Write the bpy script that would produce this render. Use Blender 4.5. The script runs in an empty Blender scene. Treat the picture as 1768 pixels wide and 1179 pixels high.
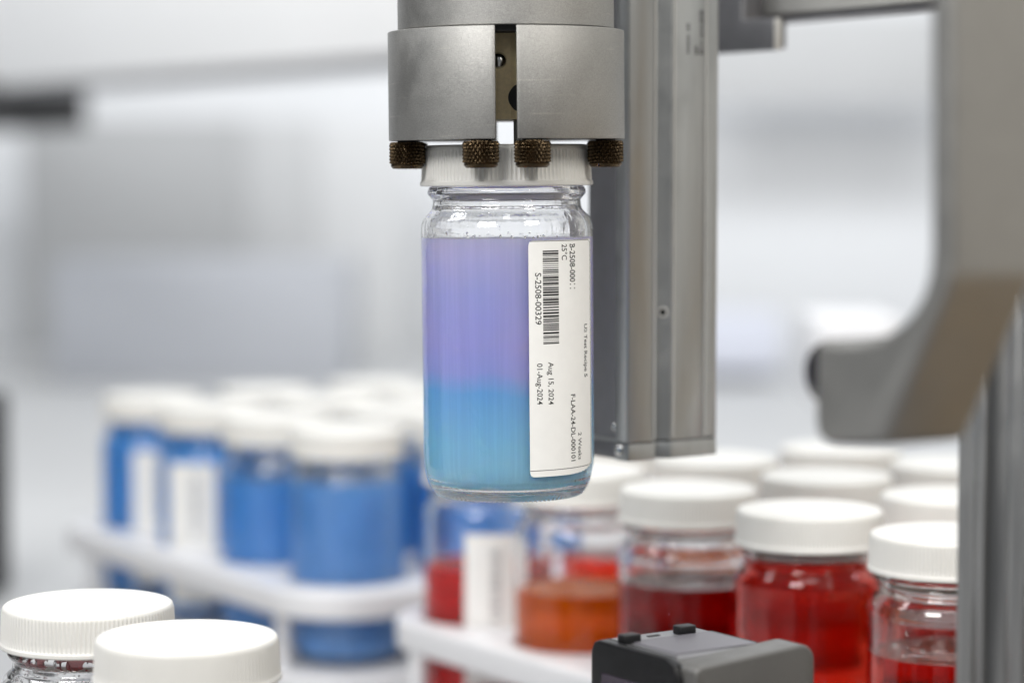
import bpy, bmesh, math, random
from mathutils import Vector, Matrix
random.seed(7)
R = math.radians
C = bpy.context.scene.collection
S = bpy.context.scene
MM = 0.001

# ---------------------------------------------------------------- camera
F = 4160.0                      # focal length in pixels of a 1768 px wide frame
CAM_H = 0.260                   # camera height above the bench
PITCH = math.atan(289.5 / F)
cam = bpy.data.cameras.new('camera')
cam_o = bpy.data.objects.new('camera', cam)
C.objects.link(cam_o)
cam_o.location = (0, 0, CAM_H)
cam_o.rotation_euler = (R(90) - PITCH, 0, 0)
cam.sensor_width = 36.0
cam.lens = 36.0 * F / 1768.0
cam.clip_start = 0.02
cam.clip_end = 60.0
cam.dof.use_dof = True
cam.dof.focus_distance = 0.792
cam.dof.aperture_fstop = 4.5
cam.dof.aperture_blades = 0
S.camera = cam_o

# ---------------------------------------------------------------- light and exposure
S.view_settings.view_transform = 'Standard'
S.view_settings.look = 'None'
S.view_settings.exposure = 0.0
S.view_settings.gamma = 1.0
S.cycles.use_denoising = True
S.cycles.max_bounces = 20
S.cycles.transmission_bounces = 16
S.cycles.transparent_max_bounces = 12
S.cycles.glossy_bounces = 8
S.cycles.diffuse_bounces = 5
S.cycles.sample_clamp_indirect = 40.0
S.cycles.blur_glossy = 0.4
S.cycles.use_adaptive_sampling = False

W = bpy.data.worlds.new('World')
S.world = W
W.use_nodes = True
bg = W.node_tree.nodes['Background']
bg.inputs[0].default_value = (0.88, 0.94, 1.0, 1)
bg.inputs[1].default_value = 0.20


def area_light(name, loc, target, sx, sy, power, col):
    l = bpy.data.lights.new(name, 'AREA')
    l.shape = 'RECTANGLE'
    l.size, l.size_y = sx, sy
    l.energy = power
    l.color = col
    o = bpy.data.objects.new(name, l)
    C.objects.link(o)
    o.location = loc
    d = Vector(target) - Vector(loc)
    o.rotation_euler = d.to_track_quat('-Z', 'Y').to_euler()
    return o


area_light('ceiling_or_fill_light', (-0.15, 0.50, 1.50), (0.0, 0.85, 0.1), 1.0, 0.5, 11.0, (1.0, 0.99, 0.975))
area_light('ceiling_or_fill_light', (0.3, 2.6, 2.3), (0.2, 2.6, 0.0), 2.6, 0.9, 17.0, (0.97, 0.985, 1.0))
area_light('wall_fill', (0.25, 1.5, 1.95), (0.25, 3.7, 0.45), 3.2, 0.5, 50.0, (0.96, 0.98, 1.0))  # unseen fill added to brighten the far wall
area_light('ceiling_or_fill_light', (-0.75, -0.5, 1.15), (0.0, 0.9, 0.2), 0.7, 0.45, 21.0, (1.0, 0.985, 0.965))
area_light('ceiling_or_fill_light', (-1.7, 1.0, 1.7), (-0.95, 2.5, 0.4), 0.9, 0.5, 20.0, (0.98, 0.99, 1.0))  # unseen fill added to brighten the overhead cabinet front
area_light('ceiling_or_fill_light', (0.9, -0.3, 1.25), (0.1, 0.9, 0.2), 0.35, 0.45, 13.0, (1.0, 0.965, 0.91))  # unseen fill added at right to warm the arm and lift the label

# ---------------------------------------------------------------- projection helpers (photo pixel + real depth -> place)
FW = Vector((0, math.cos(PITCH), -math.sin(PITCH)))
UPV = Vector((0, math.sin(PITCH), math.cos(PITCH)))


def ray(px, py):
    return FW + Vector((1, 0, 0)) * ((px - 884) / F) + UPV * (-(py - 589.5) / F)


def at_depth(px, py, d):
    r = ray(px, py)
    return Vector((0, 0, CAM_H)) + r * (d / r.y)


def on_plane(px, py, p0, n):
    r = ray(px, py)
    o = Vector((0, 0, CAM_H))
    return o + r * ((Vector(p0) - o).dot(n) / r.dot(n))


# the machine is turned about 34 degrees to the camera: gv runs right and back, gu runs right and forward
GA = math.atan2(0.5612, 0.8277)
gv = Vector((math.cos(GA), math.sin(GA), 0))
gu = Vector((math.sin(GA), -math.cos(GA), 0))


# ---------------------------------------------------------------- materials
def new_mat(name):
    m = bpy.data.materials.new(name)
    m.use_nodes = True
    nt = m.node_tree
    return m, nt, nt.nodes['Principled BSDF'], nt.nodes['Material Output']


def noise(nt, scale, detail=4, rough=0.6, stretch=None):
    tc = nt.nodes.new('ShaderNodeTexCoord')
    n = nt.nodes.new('ShaderNodeTexNoise')
    n.inputs['Scale'].default_value = scale
    n.inputs['Detail'].default_value = detail
    n.inputs['Roughness'].default_value = rough
    if stretch:
        mp = nt.nodes.new('ShaderNodeMapping')
        mp.inputs['Scale'].default_value = stretch
        nt.links.new(tc.outputs['Object'], mp.inputs['Vector'])
        nt.links.new(mp.outputs['Vector'], n.inputs['Vector'])
    else:
        nt.links.new(tc.outputs['Object'], n.inputs['Vector'])
    return n


def ramp(nt, src, stops):
    r = nt.nodes.new('ShaderNodeValToRGB')
    e = r.color_ramp.elements
    while len(e) < len(stops):
        e.new(0.5)
    for k, (p, c) in enumerate(stops):
        e[k].position = p
        e[k].color = (*c, 1)
    nt.links.new(src, r.inputs['Fac'])
    return r


def surface(name, col, rough=0.5, metal=0.0, var=0.06, scale=400, bump=0.0, bscale=3000, stretch=None, spec=0.5, sss=0.0):
    m, nt, b, out = new_mat(name)
    n = noise(nt, scale, stretch=stretch)
    lo = tuple(max(0, c * (1 - var)) for c in col)
    hi = tuple(min(1, c * (1 + var)) for c in col)
    r = ramp(nt, n.outputs['Fac'], [(0.3, lo), (0.7, hi)])
    nt.links.new(r.outputs['Color'], b.inputs['Base Color'])
    b.inputs['Metallic'].default_value = metal
    b.inputs['Roughness'].default_value = rough
    b.inputs['Specular IOR Level'].default_value = spec
    if metal > 0.3:
        nr = noise(nt, 70, detail=6, rough=0.7)
        mr = nt.nodes.new('ShaderNodeMapRange')
        mr.inputs['From Min'].default_value = 0.35
        mr.inputs['From Max'].default_value = 0.7
        mr.inputs['To Min'].default_value = rough * 0.85
        mr.inputs['To Max'].default_value = min(1, rough * 1.25)
        nt.links.new(nr.outputs['Fac'], mr.inputs['Value'])
        nt.links.new(mr.outputs[0], b.inputs['Roughness'])
    if sss:
        b.inputs['Subsurface Weight'].default_value = sss
        b.inputs['Subsurface Radius'].default_value = (0.003, 0.003, 0.0025)
        b.inputs['Subsurface Scale'].default_value = 1.0
    if bump:
        n2 = noise(nt, bscale, detail=2)
        bp = nt.nodes.new('ShaderNodeBump')
        bp.inputs['Strength'].default_value = bump
        bp.inputs['Distance'].default_value = 0.0002
        nt.links.new(n2.outputs['Fac'], bp.inputs['Height'])
        nt.links.new(bp.outputs['Normal'], b.inputs['Normal'])
    return m


def glass_mat(name, col=(1, 1, 1), ior=1.5, rough=0.0, bump=0.0):
    m = bpy.data.materials.new(name)
    m.use_nodes = True
    nt = m.node_tree
    nt.nodes.clear()
    o = nt.nodes.new('ShaderNodeOutputMaterial')
    g = nt.nodes.new('ShaderNodeBsdfGlass')
    g.inputs['Color'].default_value = (*col, 1)
    g.inputs['Roughness'].default_value = rough
    g.inputs['IOR'].default_value = ior
    nt.links.new(g.outputs[0], o.inputs['Surface'])
    if bump:
        n2 = noise(nt, 260, detail=2, stretch=(1, 1, 0.35))
        bp = nt.nodes.new('ShaderNodeBump')
        bp.inputs['Strength'].default_value = bump
        bp.inputs['Distance'].default_value = 0.0006
        nt.links.new(n2.outputs['Fac'], bp.inputs['Height'])
        nt.links.new(bp.outputs['Normal'], g.inputs['Normal'])
    return m


def clear_liquid(name, col, density, milk=0.0, milk_col=None, ior=1.33):
    """Absorbing liquid. ior is relative to what touches the surface: 1.33 against air, 1.33 / 1.5 against glass."""
    m = bpy.data.materials.new(name)
    m.use_nodes = True
    nt = m.node_tree
    nt.nodes.clear()
    o = nt.nodes.new('ShaderNodeOutputMaterial')
    g = nt.nodes.new('ShaderNodeBsdfGlass')
    g.inputs['IOR'].default_value = ior
    g.inputs['Roughness'].default_value = 0.0
    d = nt.nodes.new('ShaderNodeBsdfDiffuse')
    d.inputs['Color'].default_value = (*(milk_col or col), 1)
    mx = nt.nodes.new('ShaderNodeMixShader')
    mx.inputs['Fac'].default_value = milk
    nt.links.new(g.outputs[0], mx.inputs[1])
    nt.links.new(d.outputs[0], mx.inputs[2])
    nt.links.new(mx.outputs[0], o.inputs['Surface'])
    v = nt.nodes.new('ShaderNodeVolumeAbsorption')
    v.inputs['Color'].default_value = (*col, 1)
    v.inputs['Density'].default_value = density
    nt.links.new(v.outputs[0], o.inputs['Volume'])
    return m


def duo_liquid():
    """Milky liquid, lilac above and sky blue below, with faint vertical streaks."""
    m, nt, b, out = new_mat('lilac_and_blue_liquid')
    tc = nt.nodes.new('ShaderNodeTexCoord')
    sp = nt.nodes.new('ShaderNodeSeparateXYZ')
    nt.links.new(tc.outputs['Object'], sp.inputs[0])
    mr = nt.nodes.new('ShaderNodeMapRange')
    mr.inputs['From Min'].default_value = 0.0
    mr.inputs['From Max'].default_value = 0.090
    nt.links.new(sp.outputs['Z'], mr.inputs['Value'])
    nz = noise(nt, 45, detail=5, stretch=(1, 1, 0.55))
    ma = nt.nodes.new('ShaderNodeMath')
    ma.operation = 'MULTIPLY_ADD'
    ma.inputs[1].default_value = 0.11
    nt.links.new(nz.outputs['Fac'], ma.inputs[0])
    nt.links.new(mr.outputs[0], ma.inputs[2])
    r = ramp(nt, ma.outputs[0], [(0.0, (0.80, 0.82, 0.85)), (0.088, (0.78, 0.82, 0.86)), (0.105, (0.36, 0.71, 0.93)), (0.27, (0.32, 0.68, 0.95)), (0.455, (0.24, 0.56, 0.95)),  # pale lowest stops paint in light scattered by the glass base
                                 (0.53, (0.46, 0.50, 0.93)), (0.63, (0.52, 0.51, 0.94)), (0.82, (0.54, 0.55, 0.95)),
                                 (1.0, (0.66, 0.64, 0.95))])
    st = noise(nt, 420, detail=5, rough=0.7, stretch=(1, 1, 0.02))
    rs = ramp(nt, st.outputs['Fac'], [(0.42, (0.96, 0.96, 0.96)), (0.75, (1.12, 1.10, 1.06))])
    mix = nt.nodes.new('ShaderNodeMix')
    mix.data_type = 'RGBA'
    mix.blend_type = 'MULTIPLY'
    mix.inputs['Factor'].default_value = 1.0
    nt.links.new(r.outputs['Color'], mix.inputs[6])
    nt.links.new(rs.outputs['Color'], mix.inputs[7])
    hv = noise(nt, 22, detail=2, stretch=(1, 1, 0.5))
    rh = ramp(nt, hv.outputs['Fac'], [(0.35, (0.90, 0.97, 1.0)), (0.65, (1.08, 1.0, 0.99))])
    mix2 = nt.nodes.new('ShaderNodeMix')
    mix2.data_type = 'RGBA'
    mix2.blend_type = 'MULTIPLY'
    mix2.inputs['Factor'].default_value = 1.0
    nt.links.new(mix.outputs[2], mix2.inputs[6])
    nt.links.new(rh.outputs['Color'], mix2.inputs[7])
    nt.links.new(mix2.outputs[2], b.inputs['Base Color'])
    b.inputs['Roughness'].default_value = 0.5
    b.inputs['Specular IOR Level'].default_value = 0.1
    b.inputs['Subsurface Weight'].default_value = 0.5
    b.inputs['Subsurface Radius'].default_value = (0.004, 0.005, 0.008)
    b.inputs['Subsurface Scale'].default_value = 1.0
    return m


M = {}
M['lid'] = surface('white_plastic', (0.71, 0.70, 0.665), 0.42, var=0.028, scale=70, bump=0.10, bscale=2500, sss=0.15)
M['glass'] = glass_mat('clear_glass', bump=0.0)
M['glass_fine'] = glass_mat('clear_pressed_glass', bump=0.22)
M['duo'] = duo_liquid()
M['blue'] = surface('blue_liquid', (0.085, 0.36, 0.86), 0.4, var=0.05, scale=60)
M['blue_grey'] = surface('dusty_blue_liquid', (0.13, 0.37, 0.80), 0.4, var=0.08, scale=60)
LQ = {'red': ((0.84, 0.0, 0.01), 120, 0.04, (0.4, 0.0, 0.005)),
      'bright_red': ((0.94, 0.0, 0.0), 90, 0.50, (0.95, 0.004, 0.001)),
      'scarlet': ((0.965, 0.22, 0.02), 85, 0.12, (0.75, 0.02, 0.005)),
      'orange': ((0.995, 0.36, 0.0), 45, 0.5, (1.0, 0.20, 0.002))}
for k_, (c_, d_, m_, mc_) in LQ.items():
    M[k_] = clear_liquid(k_ + '_liquid_against_glass', c_, d_, m_, mc_, 1.33 / 1.5)
    M[k_ + '_top'] = clear_liquid(k_ + '_liquid_top', c_, d_, min(0.9, m_ + 0.22), tuple(min(1.0, 0.85 * q + p) for q, p in zip(mc_, (0.15, 0.10, 0.05))), 1.33)
M['paper'] = surface('paper', (0.88, 0.875, 0.85), 0.6, var=0.02, scale=200, bump=0.05)
M['ink'] = surface('black_ink', (0.022, 0.022, 0.022), 0.55, var=0.4, scale=2500)
M['grey_ink'] = surface('faded_ink', (0.25, 0.25, 0.26), 0.6, var=0.2, scale=1200)
M['alu_blast'] = surface('bead_blasted_aluminium', (0.37, 0.365, 0.35), 0.42, 0.85, var=0.30, scale=3600, bump=0.55, bscale=3800)
M['alu'] = surface('anodised_aluminium', (0.405, 0.415, 0.415), 0.38, 0.85, var=0.05, scale=60, stretch=(6, 6, 0.4), bump=0.15, bscale=3500)
M['post_alu'] = surface('grey_anodised_extrusion', (0.42, 0.42, 0.415), 0.34, 0.85, var=0.05, scale=60, stretch=(6, 6, 0.4))
M['alu_light'] = surface('painted_beam_grey', (0.56, 0.555, 0.53), 0.45, 0.3, var=0.03, scale=40)
M['alu_dark'] = surface('dark_grey_bracket', (0.20, 0.20, 0.21), 0.45, 0.6, var=0.05, scale=90)
M['brass'] = surface('gold_anodised_metal', (0.86, 0.70, 0.42), 0.5, 0.0, var=0.08, scale=900)
M['steel'] = surface('polished_steel', (0.62, 0.62, 0.60), 0.14, 1.0, var=0.02)
M['bronze'] = surface('blackened_bronze', (0.088, 0.062, 0.036), 0.26, 1.0, var=0.1, scale=200)
M['bore'] = surface('dark_bore', (0.008, 0.008, 0.008), 0.6)
M['black_plastic'] = surface('black_plastic', (0.010, 0.010, 0.011), 0.40, var=0.2, scale=300, bump=0.2, spec=0.3)
M['screen'] = surface('dark_screen', (0.035, 0.024, 0.040), 0.22, var=0.1)
M['screen_text'] = surface('screen_text_grey', (0.32, 0.30, 0.34), 0.4)
M['scanner_grey'] = surface('grey_scanner_paint', (0.20, 0.20, 0.21), 0.42, 0.1, var=0.04, scale=300, bump=0.15)
M['scanner_top'] = surface('pale_scanner_panel', (0.125, 0.12, 0.135), 0.4, 0.0, var=0.03, scale=300)
M['scanner_silver'] = surface('satin_silver_paint', (0.135, 0.132, 0.126), 0.42, 0.35, var=0.03, scale=500, bump=0.2)
M['arm'] = surface('warm_grey_cast_arm', (0.34, 0.335, 0.32), 0.40, 0.8, var=0.04, scale=80)
M['lens'] = surface('black_lens', (0.012, 0.011, 0.016), 0.25)
M['acrylic'] = surface('white_acetal_plastic', (0.72, 0.72, 0.735), 0.32, var=0.01, scale=60)
M['bench'] = surface('white_bench', (0.46, 0.465, 0.47), 0.45, var=0.03, scale=6)
M['wall'] = surface('pale_wall', (0.76, 0.77, 0.785), 0.8, var=0.02, scale=3)
M['cabinet'] = surface('white_cabinet', (0.80, 0.80, 0.80), 0.5, var=0.02, scale=4)
M['panel_grey'] = surface('grey_panel', (0.55, 0.56, 0.57), 0.6, var=0.04, scale=3)
M['dark'] = surface('dark_rubber', (0.035, 0.035, 0.037), 0.6)
M['residue'] = clear_liquid('red_residue', (0.75, 0.02, 0.03), 1800, 0.55, (0.62, 0.02, 0.03))


def add_scratches(m):
    nt = m.node_tree
    b = nt.nodes['Principled BSDF']
    src = b.inputs['Base Color'].links[0].from_socket
    n = noise(nt, 30, detail=3, stretch=(1.2, 1.2, 38))
    rr = ramp(nt, n.outputs['Fac'], [(0.66, (1, 1, 1)), (0.70, (1.22, 1.2, 1.17))])
    n2 = noise(nt, 35, detail=4)
    r2 = ramp(nt, n2.outputs['Fac'], [(0.35, (0.93, 0.93, 0.93)), (0.65, (1.05, 1.05, 1.05))])
    for rm in (rr, r2):
        mx = nt.nodes.new('ShaderNodeMix')
        mx.data_type = 'RGBA'
        mx.blend_type = 'MULTIPLY'
        mx.inputs['Factor'].default_value = 1.0
        nt.links.new(src, mx.inputs[6])
        nt.links.new(rm.outputs['Color'], mx.inputs[7])
        src = mx.outputs[2]
    nt.links.new(src, b.inputs['Base Color'])


add_scratches(M['alu_blast'])

# ---------------------------------------------------------------- mesh helpers (millimetres in, metres out)
def obj(name, verts, faces, mat, parent=None, smooth=False, loc=None, rotz=0.0, bevel=0.0, bev_seg=2):
    me = bpy.data.meshes.new(name)
    me.from_pydata([(x * MM, y * MM, z * MM) for x, y, z in verts], [], faces)
    me.validate()
    bm = bmesh.new()
    bm.from_mesh(me)
    bmesh.ops.recalc_face_normals(bm, faces=bm.faces)
    if bevel:
        ed = [e for e in bm.edges if len(e.link_faces) == 2 and e.calc_face_angle(0) > 0.5]
        bmesh.ops.bevel(bm, geom=ed, offset=bevel * MM, segments=bev_seg, affect='EDGES', profile=0.5)
    bm.to_mesh(me)
    bm.free()
    me.materials.append(M[mat] if isinstance(mat, str) else mat)
    for p in me.polygons:
        p.use_smooth = bool(smooth)
    if bevel or smooth == 'auto':
        me.shade_smooth()
        me.set_sharp_from_angle(angle=R(35))
    o = bpy.data.objects.new(name, me)
    C.objects.link(o)
    if parent is not None:
        o.parent = parent
    if loc is not None:
        o.location = loc
    o.rotation_euler = (0, 0, rotz)
    return o


def share(name, src, parent, loc=None, rotz=0.0):
    o = bpy.data.objects.new(name, src.data)
    C.objects.link(o)
    o.parent = parent
    if loc is not None:
        o.location = loc
    o.rotation_euler = (0, 0, rotz)
    return o


def thing(name, label, cat, loc=(0, 0, 0), rotz=0.0, group=None):
    o = bpy.data.objects.new(name, None)
    o.empty_display_size = 0.02
    C.objects.link(o)
    o.location = loc
    o.rotation_euler = (0, 0, rotz)
    o['label'] = label
    o['category'] = cat
    if group:
        o['group'] = group
    return o


def box(x0, x1, y0, y1, z0, z1):
    v = [(x, y, z) for x in (x0, x1) for y in (y0, y1) for z in (z0, z1)]
    f = [(0, 1, 3, 2), (4, 6, 7, 5), (0, 4, 5, 1), (2, 3, 7, 6), (0, 2, 6, 4), (1, 5, 7, 3)]
    return v, f


def merge(*parts):
    V, Fc = [], []
    for v, f in parts:
        n = len(V)
        V += v
        Fc += [tuple(i + n for i in q) for q in f]
    return V, Fc


def prism(pts, a0, a1, axis='z'):
    """Extrude a closed outline along an axis. z: pts (x,y); y: pts (x,z); x: pts (y,z)."""
    n = len(pts)

    def mk(p, a):
        if axis == 'z':
            return (p[0], p[1], a)
        if axis == 'y':
            return (p[0], a, p[1])
        return (a, p[0], p[1])
    v = [mk(p, a0) for p in pts] + [mk(p, a1) for p in pts]
    f = [tuple(range(n)), tuple(range(2 * n - 1, n - 1, -1))]
    f += [(i, (i + 1) % n, n + (i + 1) % n, n + i) for i in range(n)]
    return v, f


def lathe(prof, seg, mod=None, closed=False):
    """prof: (r, z) list; r == 0 becomes a pole."""
    V, Fc, rings = [], [], []
    for k, (r, z) in enumerate(prof):
        if r < 1e-6:
            rings.append([len(V)])
            V.append((0, 0, z))
            continue
        ring = []
        for s in range(seg):
            a = 2 * math.pi * s / seg
            rr, zz = (r, z) if mod is None else mod(k, r, z, a, s)
            ring.append(len(V))
            V.append((rr * math.cos(a), rr * math.sin(a), zz))
        rings.append(ring)
    pairs = list(zip(rings, rings[1:]))
    if closed:
        pairs.append((rings[-1], rings[0]))
    for a, b in pairs:
        if len(a) == 1 and len(b) == 1:
            continue
        for s in range(seg):
            t = (s + 1) % seg
            if len(a) == 1:
                Fc.append((a[0], b[s], b[t]))
            elif len(b) == 1:
                Fc.append((a[s], b[0], a[t]))
            else:
                Fc.append((a[s], b[s], b[t], a[t]))
    return V, Fc


def arc(cx, cy, r, a0, a1, n):
    return [(cx + r * math.cos(R(a0 + (a1 - a0) * k / n)), cy + r * math.sin(R(a0 + (a1 - a0) * k / n))) for k in range(n + 1)]


def smooth_profile(pts, per=5):
    """Catmull-Rom through (r,z) points."""
    out = []
    n = len(pts)
    for i in range(n - 1):
        p0, p1, p2, p3 = pts[max(i - 1, 0)], pts[i], pts[i + 1], pts[min(i + 2, n - 1)]
        for k in range(per):
            t = k / per
            out.append(tuple(0.5 * ((2 * p1[j]) + (-p0[j] + p2[j]) * t + (2 * p0[j] - 5 * p1[j] + 4 * p2[j] - p3[j]) * t * t
                                    + (-p0[j] + 3 * p1[j] - 3 * p2[j] + p3[j]) * t ** 3) for j in (0, 1)))
    out.append(pts[-1])
    return out


# ---------------------------------------------------------------- setting: bench and room
def structure(o):
    o['kind'] = 'structure'
    return o


o = structure(obj('bench_top', *box(-2600, 2600, -200, 3600, -30, 0), 'bench'))
M['dark_plate'] = surface('dark_plate_grey', (0.11, 0.11, 0.115), 0.5, var=0.1, scale=40)
structure(obj('reflection_dark_plate', *box(-420, 900, -190, 760, 0.6, 1.6), 'dark_plate'))  # unseen dark plate added to darken reflections in the red jars
wallv, wallf = box(-4000, 4000, 3700, 3760, -1200, 2600)
structure(obj('wall', wallv, wallf, 'wall'))


# ---------------------------------------------------------------- jars
JH = 118.0


def lid_mesh_data(seg, ribs=120, amp=0.30):
    prof = [(0, 117.45), (14, 117.5), (24.6, 117.55), (25.4, 117.7), (25.9, 117.95), (26.6, 118.0), (27.3, 117.8), (27.9, 117.3), (28.15, 116.5)]
    n_top = len(prof)
    prof += [(28.2, 115.9), (28.35, 112), (28.5, 108.5), (28.6, 106.6)]
    n_rib = len(prof)
    prof += [(28.75, 106.2), (29.15, 105.7), (29.2, 104.7), (28.9, 104.3), (27.2, 104.3), (27.0, 105.5), (27.0, 115.5), (0, 115.5)]

    def mod(k, r, z, a, s):
        if n_top <= k < n_rib:
            w = 0.5 + 0.5 * math.cos(a * ribs)
            return r + amp * (w ** 1.6) - 0.12, z
        return r, z
    return lathe(prof, seg, mod)


def glass_profile():
    outer = [(0, 1.6), (14, 1.5), (20.0, 0.9), (21.8, 0.25), (23.4, 0.0), (25.0, 0.55), (26.6, 2.4), (28.0, 6.0), (28.8, 10.5), (29.0, 15.0)]
    outer = smooth_profile(outer, 3)
    up = smooth_profile([(29.0, 80), (29.0, 88.5), (28.85, 91.2), (28.0, 93.6), (26.4, 95.3), (25.3, 96.6), (24.95, 98.4), (24.95, 99.6), (25.6, 100.4), (26.55, 101.6), (26.6, 102.8), (25.9, 104.0), (24.6, 104.4)], 4)
    top = [(24.4, 105.5), (24.4, 114.6), (23.6, 115.3), (22.4, 114.8), (22.2, 106)]
    down = smooth_profile([(22.2, 104), (22.3, 99), (22.8, 96.8), (24.4, 94.4), (25.9, 92.2), (26.6, 89.0), (26.7, 84)], 4)
    bot = smooth_profile([(26.7, 20), (26.5, 9), (25.4, 5.2), (23.2, 3.7), (14, 3.3), (0, 3.2)], 4)
    return outer + up + top + down + bot


def glass_inner(level):
    """Inner wall radius profile, bottom to top, up to a level."""
    p = smooth_profile([(26.7, 20), (26.5, 9), (25.4, 5.2), (23.2, 3.7), (14, 3.3), (0, 3.2)], 4)[::-1]
    p += [(26.7, z) for z in (30, 40, 50, 60, 70, 80, 84)]
    p += smooth_profile([(22.2, 104), (22.3, 99), (22.8, 96.8), (24.4, 94.4), (25.9, 92.2), (26.6, 89.0), (26.7, 84)], 4)[::-1][1:]
    out = []
    for a, b in zip(p, p[1:]):
        out.append(a)
        if a[1] <= level < b[1]:
            t = (level - a[1]) / (b[1] - a[1])
            out.append((a[0] + (b[0] - a[0]) * t, level))
            return out
    return p


def glass_mesh_data(seg, fine=False, level=None):
    prof = glass_profile()
    if level is not None:
        # open below the liquid level: there the liquid's own surface is the inner wall
        k0 = max(range(len(prof)), key=lambda k: prof[k][1])
        rim = glass_inner(level)[-1]
        prof = prof[:k0 + 1] + [p for p in prof[k0 + 1:] if p[1] > level + 0.01] + [rim]

    def mod(k, r, z, a, s):
        if fine and z < 0.9 and 21.5 < r < 25.6:
            return r, z - 0.28 * max(0.0, math.cos(a * 96))
        return r, z
    return lathe(prof, seg, mod if fine else None)


def clear_liquid_obj(mat, level, seg=96):
    prof = glass_inner(level)
    n_side = len(prof) - 1
    prof = prof + [(prof[-1][0] - 0.7, level - 0.35), (prof[-1][0] - 3, level - 0.6), (0, level - 0.6)]
    o = obj('liquid', *lathe(prof, seg), mat, smooth='auto')
    o.data.materials.append(M[mat + '_top'])
    rim = prof[n_side][0]
    for p in o.data.polygons:
        zs = [o.data.vertices[v].co.z for v in p.vertices]
        rs = [math.hypot(o.data.vertices[v].co.x, o.data.vertices[v].co.y) for v in p.vertices]
        if min(zs) > (level - 0.65) * MM and (max(zs) - min(zs) < 0.4 * MM) and min(rs) < (rim - 0.5) * MM:
            p.material_index = 1
    return o


def liquid_data(level, seg=72):
    prof = [(0, 3.1), (14, 3.2), (23.2, 3.6), (24.6, 4.3), (25.5, 5.1), (26.2, 6.9), (26.6, 9), (26.8, 12), (26.85, 20)]
    n = 10
    prof += [(26.85, 20 + (min(level, 86) - 20) * (k + 1) / n) for k in range(n)]
    if level > 92:
        prof += [(26.7, 89.0), (26.05, 92.2), (24.5, 94.4), (22.9, 96.8), (22.4, 99)]
        prof += [(22.3, level + 0.3), (21.8, level), (0, level)]
    else:
        prof += [(26.8, level + 0.35), (26.2, level), (20, level - 0.12), (0, level - 0.15)]
    return lathe(prof, seg)


LID_FINE = obj('lid', *lid_mesh_data(960), 'lid', smooth='auto')
LID_FAR = obj('lid', *lid_mesh_data(480), 'lid', smooth='auto')
GLASS_FINE = obj('glass', *glass_mesh_data(384, True), 'glass_fine', smooth=True)
GLASS_FAR = obj('glass', *glass_mesh_data(96), 'glass', smooth=True)
LIQ = {}


def liquid_for(mat, level):
    k = (mat, level)
    if k not in LIQ:
        LIQ[k] = clear_liquid_obj(mat, level) if mat in LQ else obj('liquid', *liquid_data(level), mat, smooth='auto')
    return LIQ[k]


def curved(points_fn, a0, a1, na, radius, thick, nz=2):
    """Curved sheet on a cylinder. points_fn(arc_fraction) -> (z0, z1). Angles measured to the right of the -Y direction."""
    V, Fc = [], []

    def p(a, z, r):
        return (r * math.sin(R(a)), -r * math.cos(R(a)), z)
    for i in range(na + 1):
        t = i / na
        a = a0 + (a1 - a0) * t
        z0, z1 = points_fn(t)
        for j in range(nz + 1):
            z = z0 + (z1 - z0) * j / nz
            V.append(p(a, z, radius))
        for j in range(nz + 1):
            z = z0 + (z1 - z0) * j / nz
            V.append(p(a, z, radius + thick))
    w = 2 * (nz + 1)
    for i in range(na):
        for j in range(nz):
            a_, b_ = i * w + j, (i + 1) * w + j
            Fc.append((a_, a_ + 1, b_ + 1, b_))
            c_, d_ = a_ + nz + 1, b_ + nz + 1
            Fc.append((c_, d_, d_ + 1, c_ + 1))
        a_, b_ = i * w, (i + 1) * w
        Fc.append((a_, b_, b_ + nz + 1, a_ + nz + 1))
        Fc.append((a_ + nz, a_ + 2 * nz + 1, b_ + 2 * nz + 1, b_ + nz))
    for i in (0, na):
        for j in range(nz):
            a_ = i * w + j
            Fc.append((a_, a_ + nz + 1, a_ + nz + 2, a_ + 1))
    return V, Fc


def add_far_label(root, a0, a1, z0, z1):
    lab = obj('paper_label', *curved(lambda t: (z0, z1), a0, a1, 16, 29.03, 0.12), 'paper', root, smooth='auto')
    parts = []
    w = a1 - a0
    rnd = random.Random(int(a0 * 10))
    # bars of a barcode, too blurred in the photograph to read
    for k in range(18):
        z = z1 - 6 - k * 1.9
        h = rnd.uniform(0.5, 1.3)
        parts.append(curved(lambda t, z=z, h=h: (z - h, z), a0 + w * 0.52, a0 + w * 0.72, 3, 29.16, 0.02, 1))
    obj('barcode', *merge(*parts), 'grey_ink', lab)
    return lab


GLS = {}


def glass_for(mat, level, fine):
    if mat not in LQ:
        return GLASS_FINE if fine else GLASS_FAR
    if level not in GLS:
        GLS[level] = obj('glass', *glass_mesh_data(96, False, level), 'glass', smooth=True)
    return GLS[level]


def jar(loc, label, liquid_mat, level, group, fine=False, lab=None, rotz=0.0, name='sample_jar'):
    t = thing(name, label, 'jar', loc, rotz, group)
    share('lid', LID_FINE if fine else LID_FAR, t, rotz=random.uniform(0, 0.05))
    share('glass', glass_for(liquid_mat, level, fine), t)
    if liquid_mat:
        share('liquid', liquid_for(liquid_mat, level), t)
    if lab:
        add_far_label(t, *lab)
    return t


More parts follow.
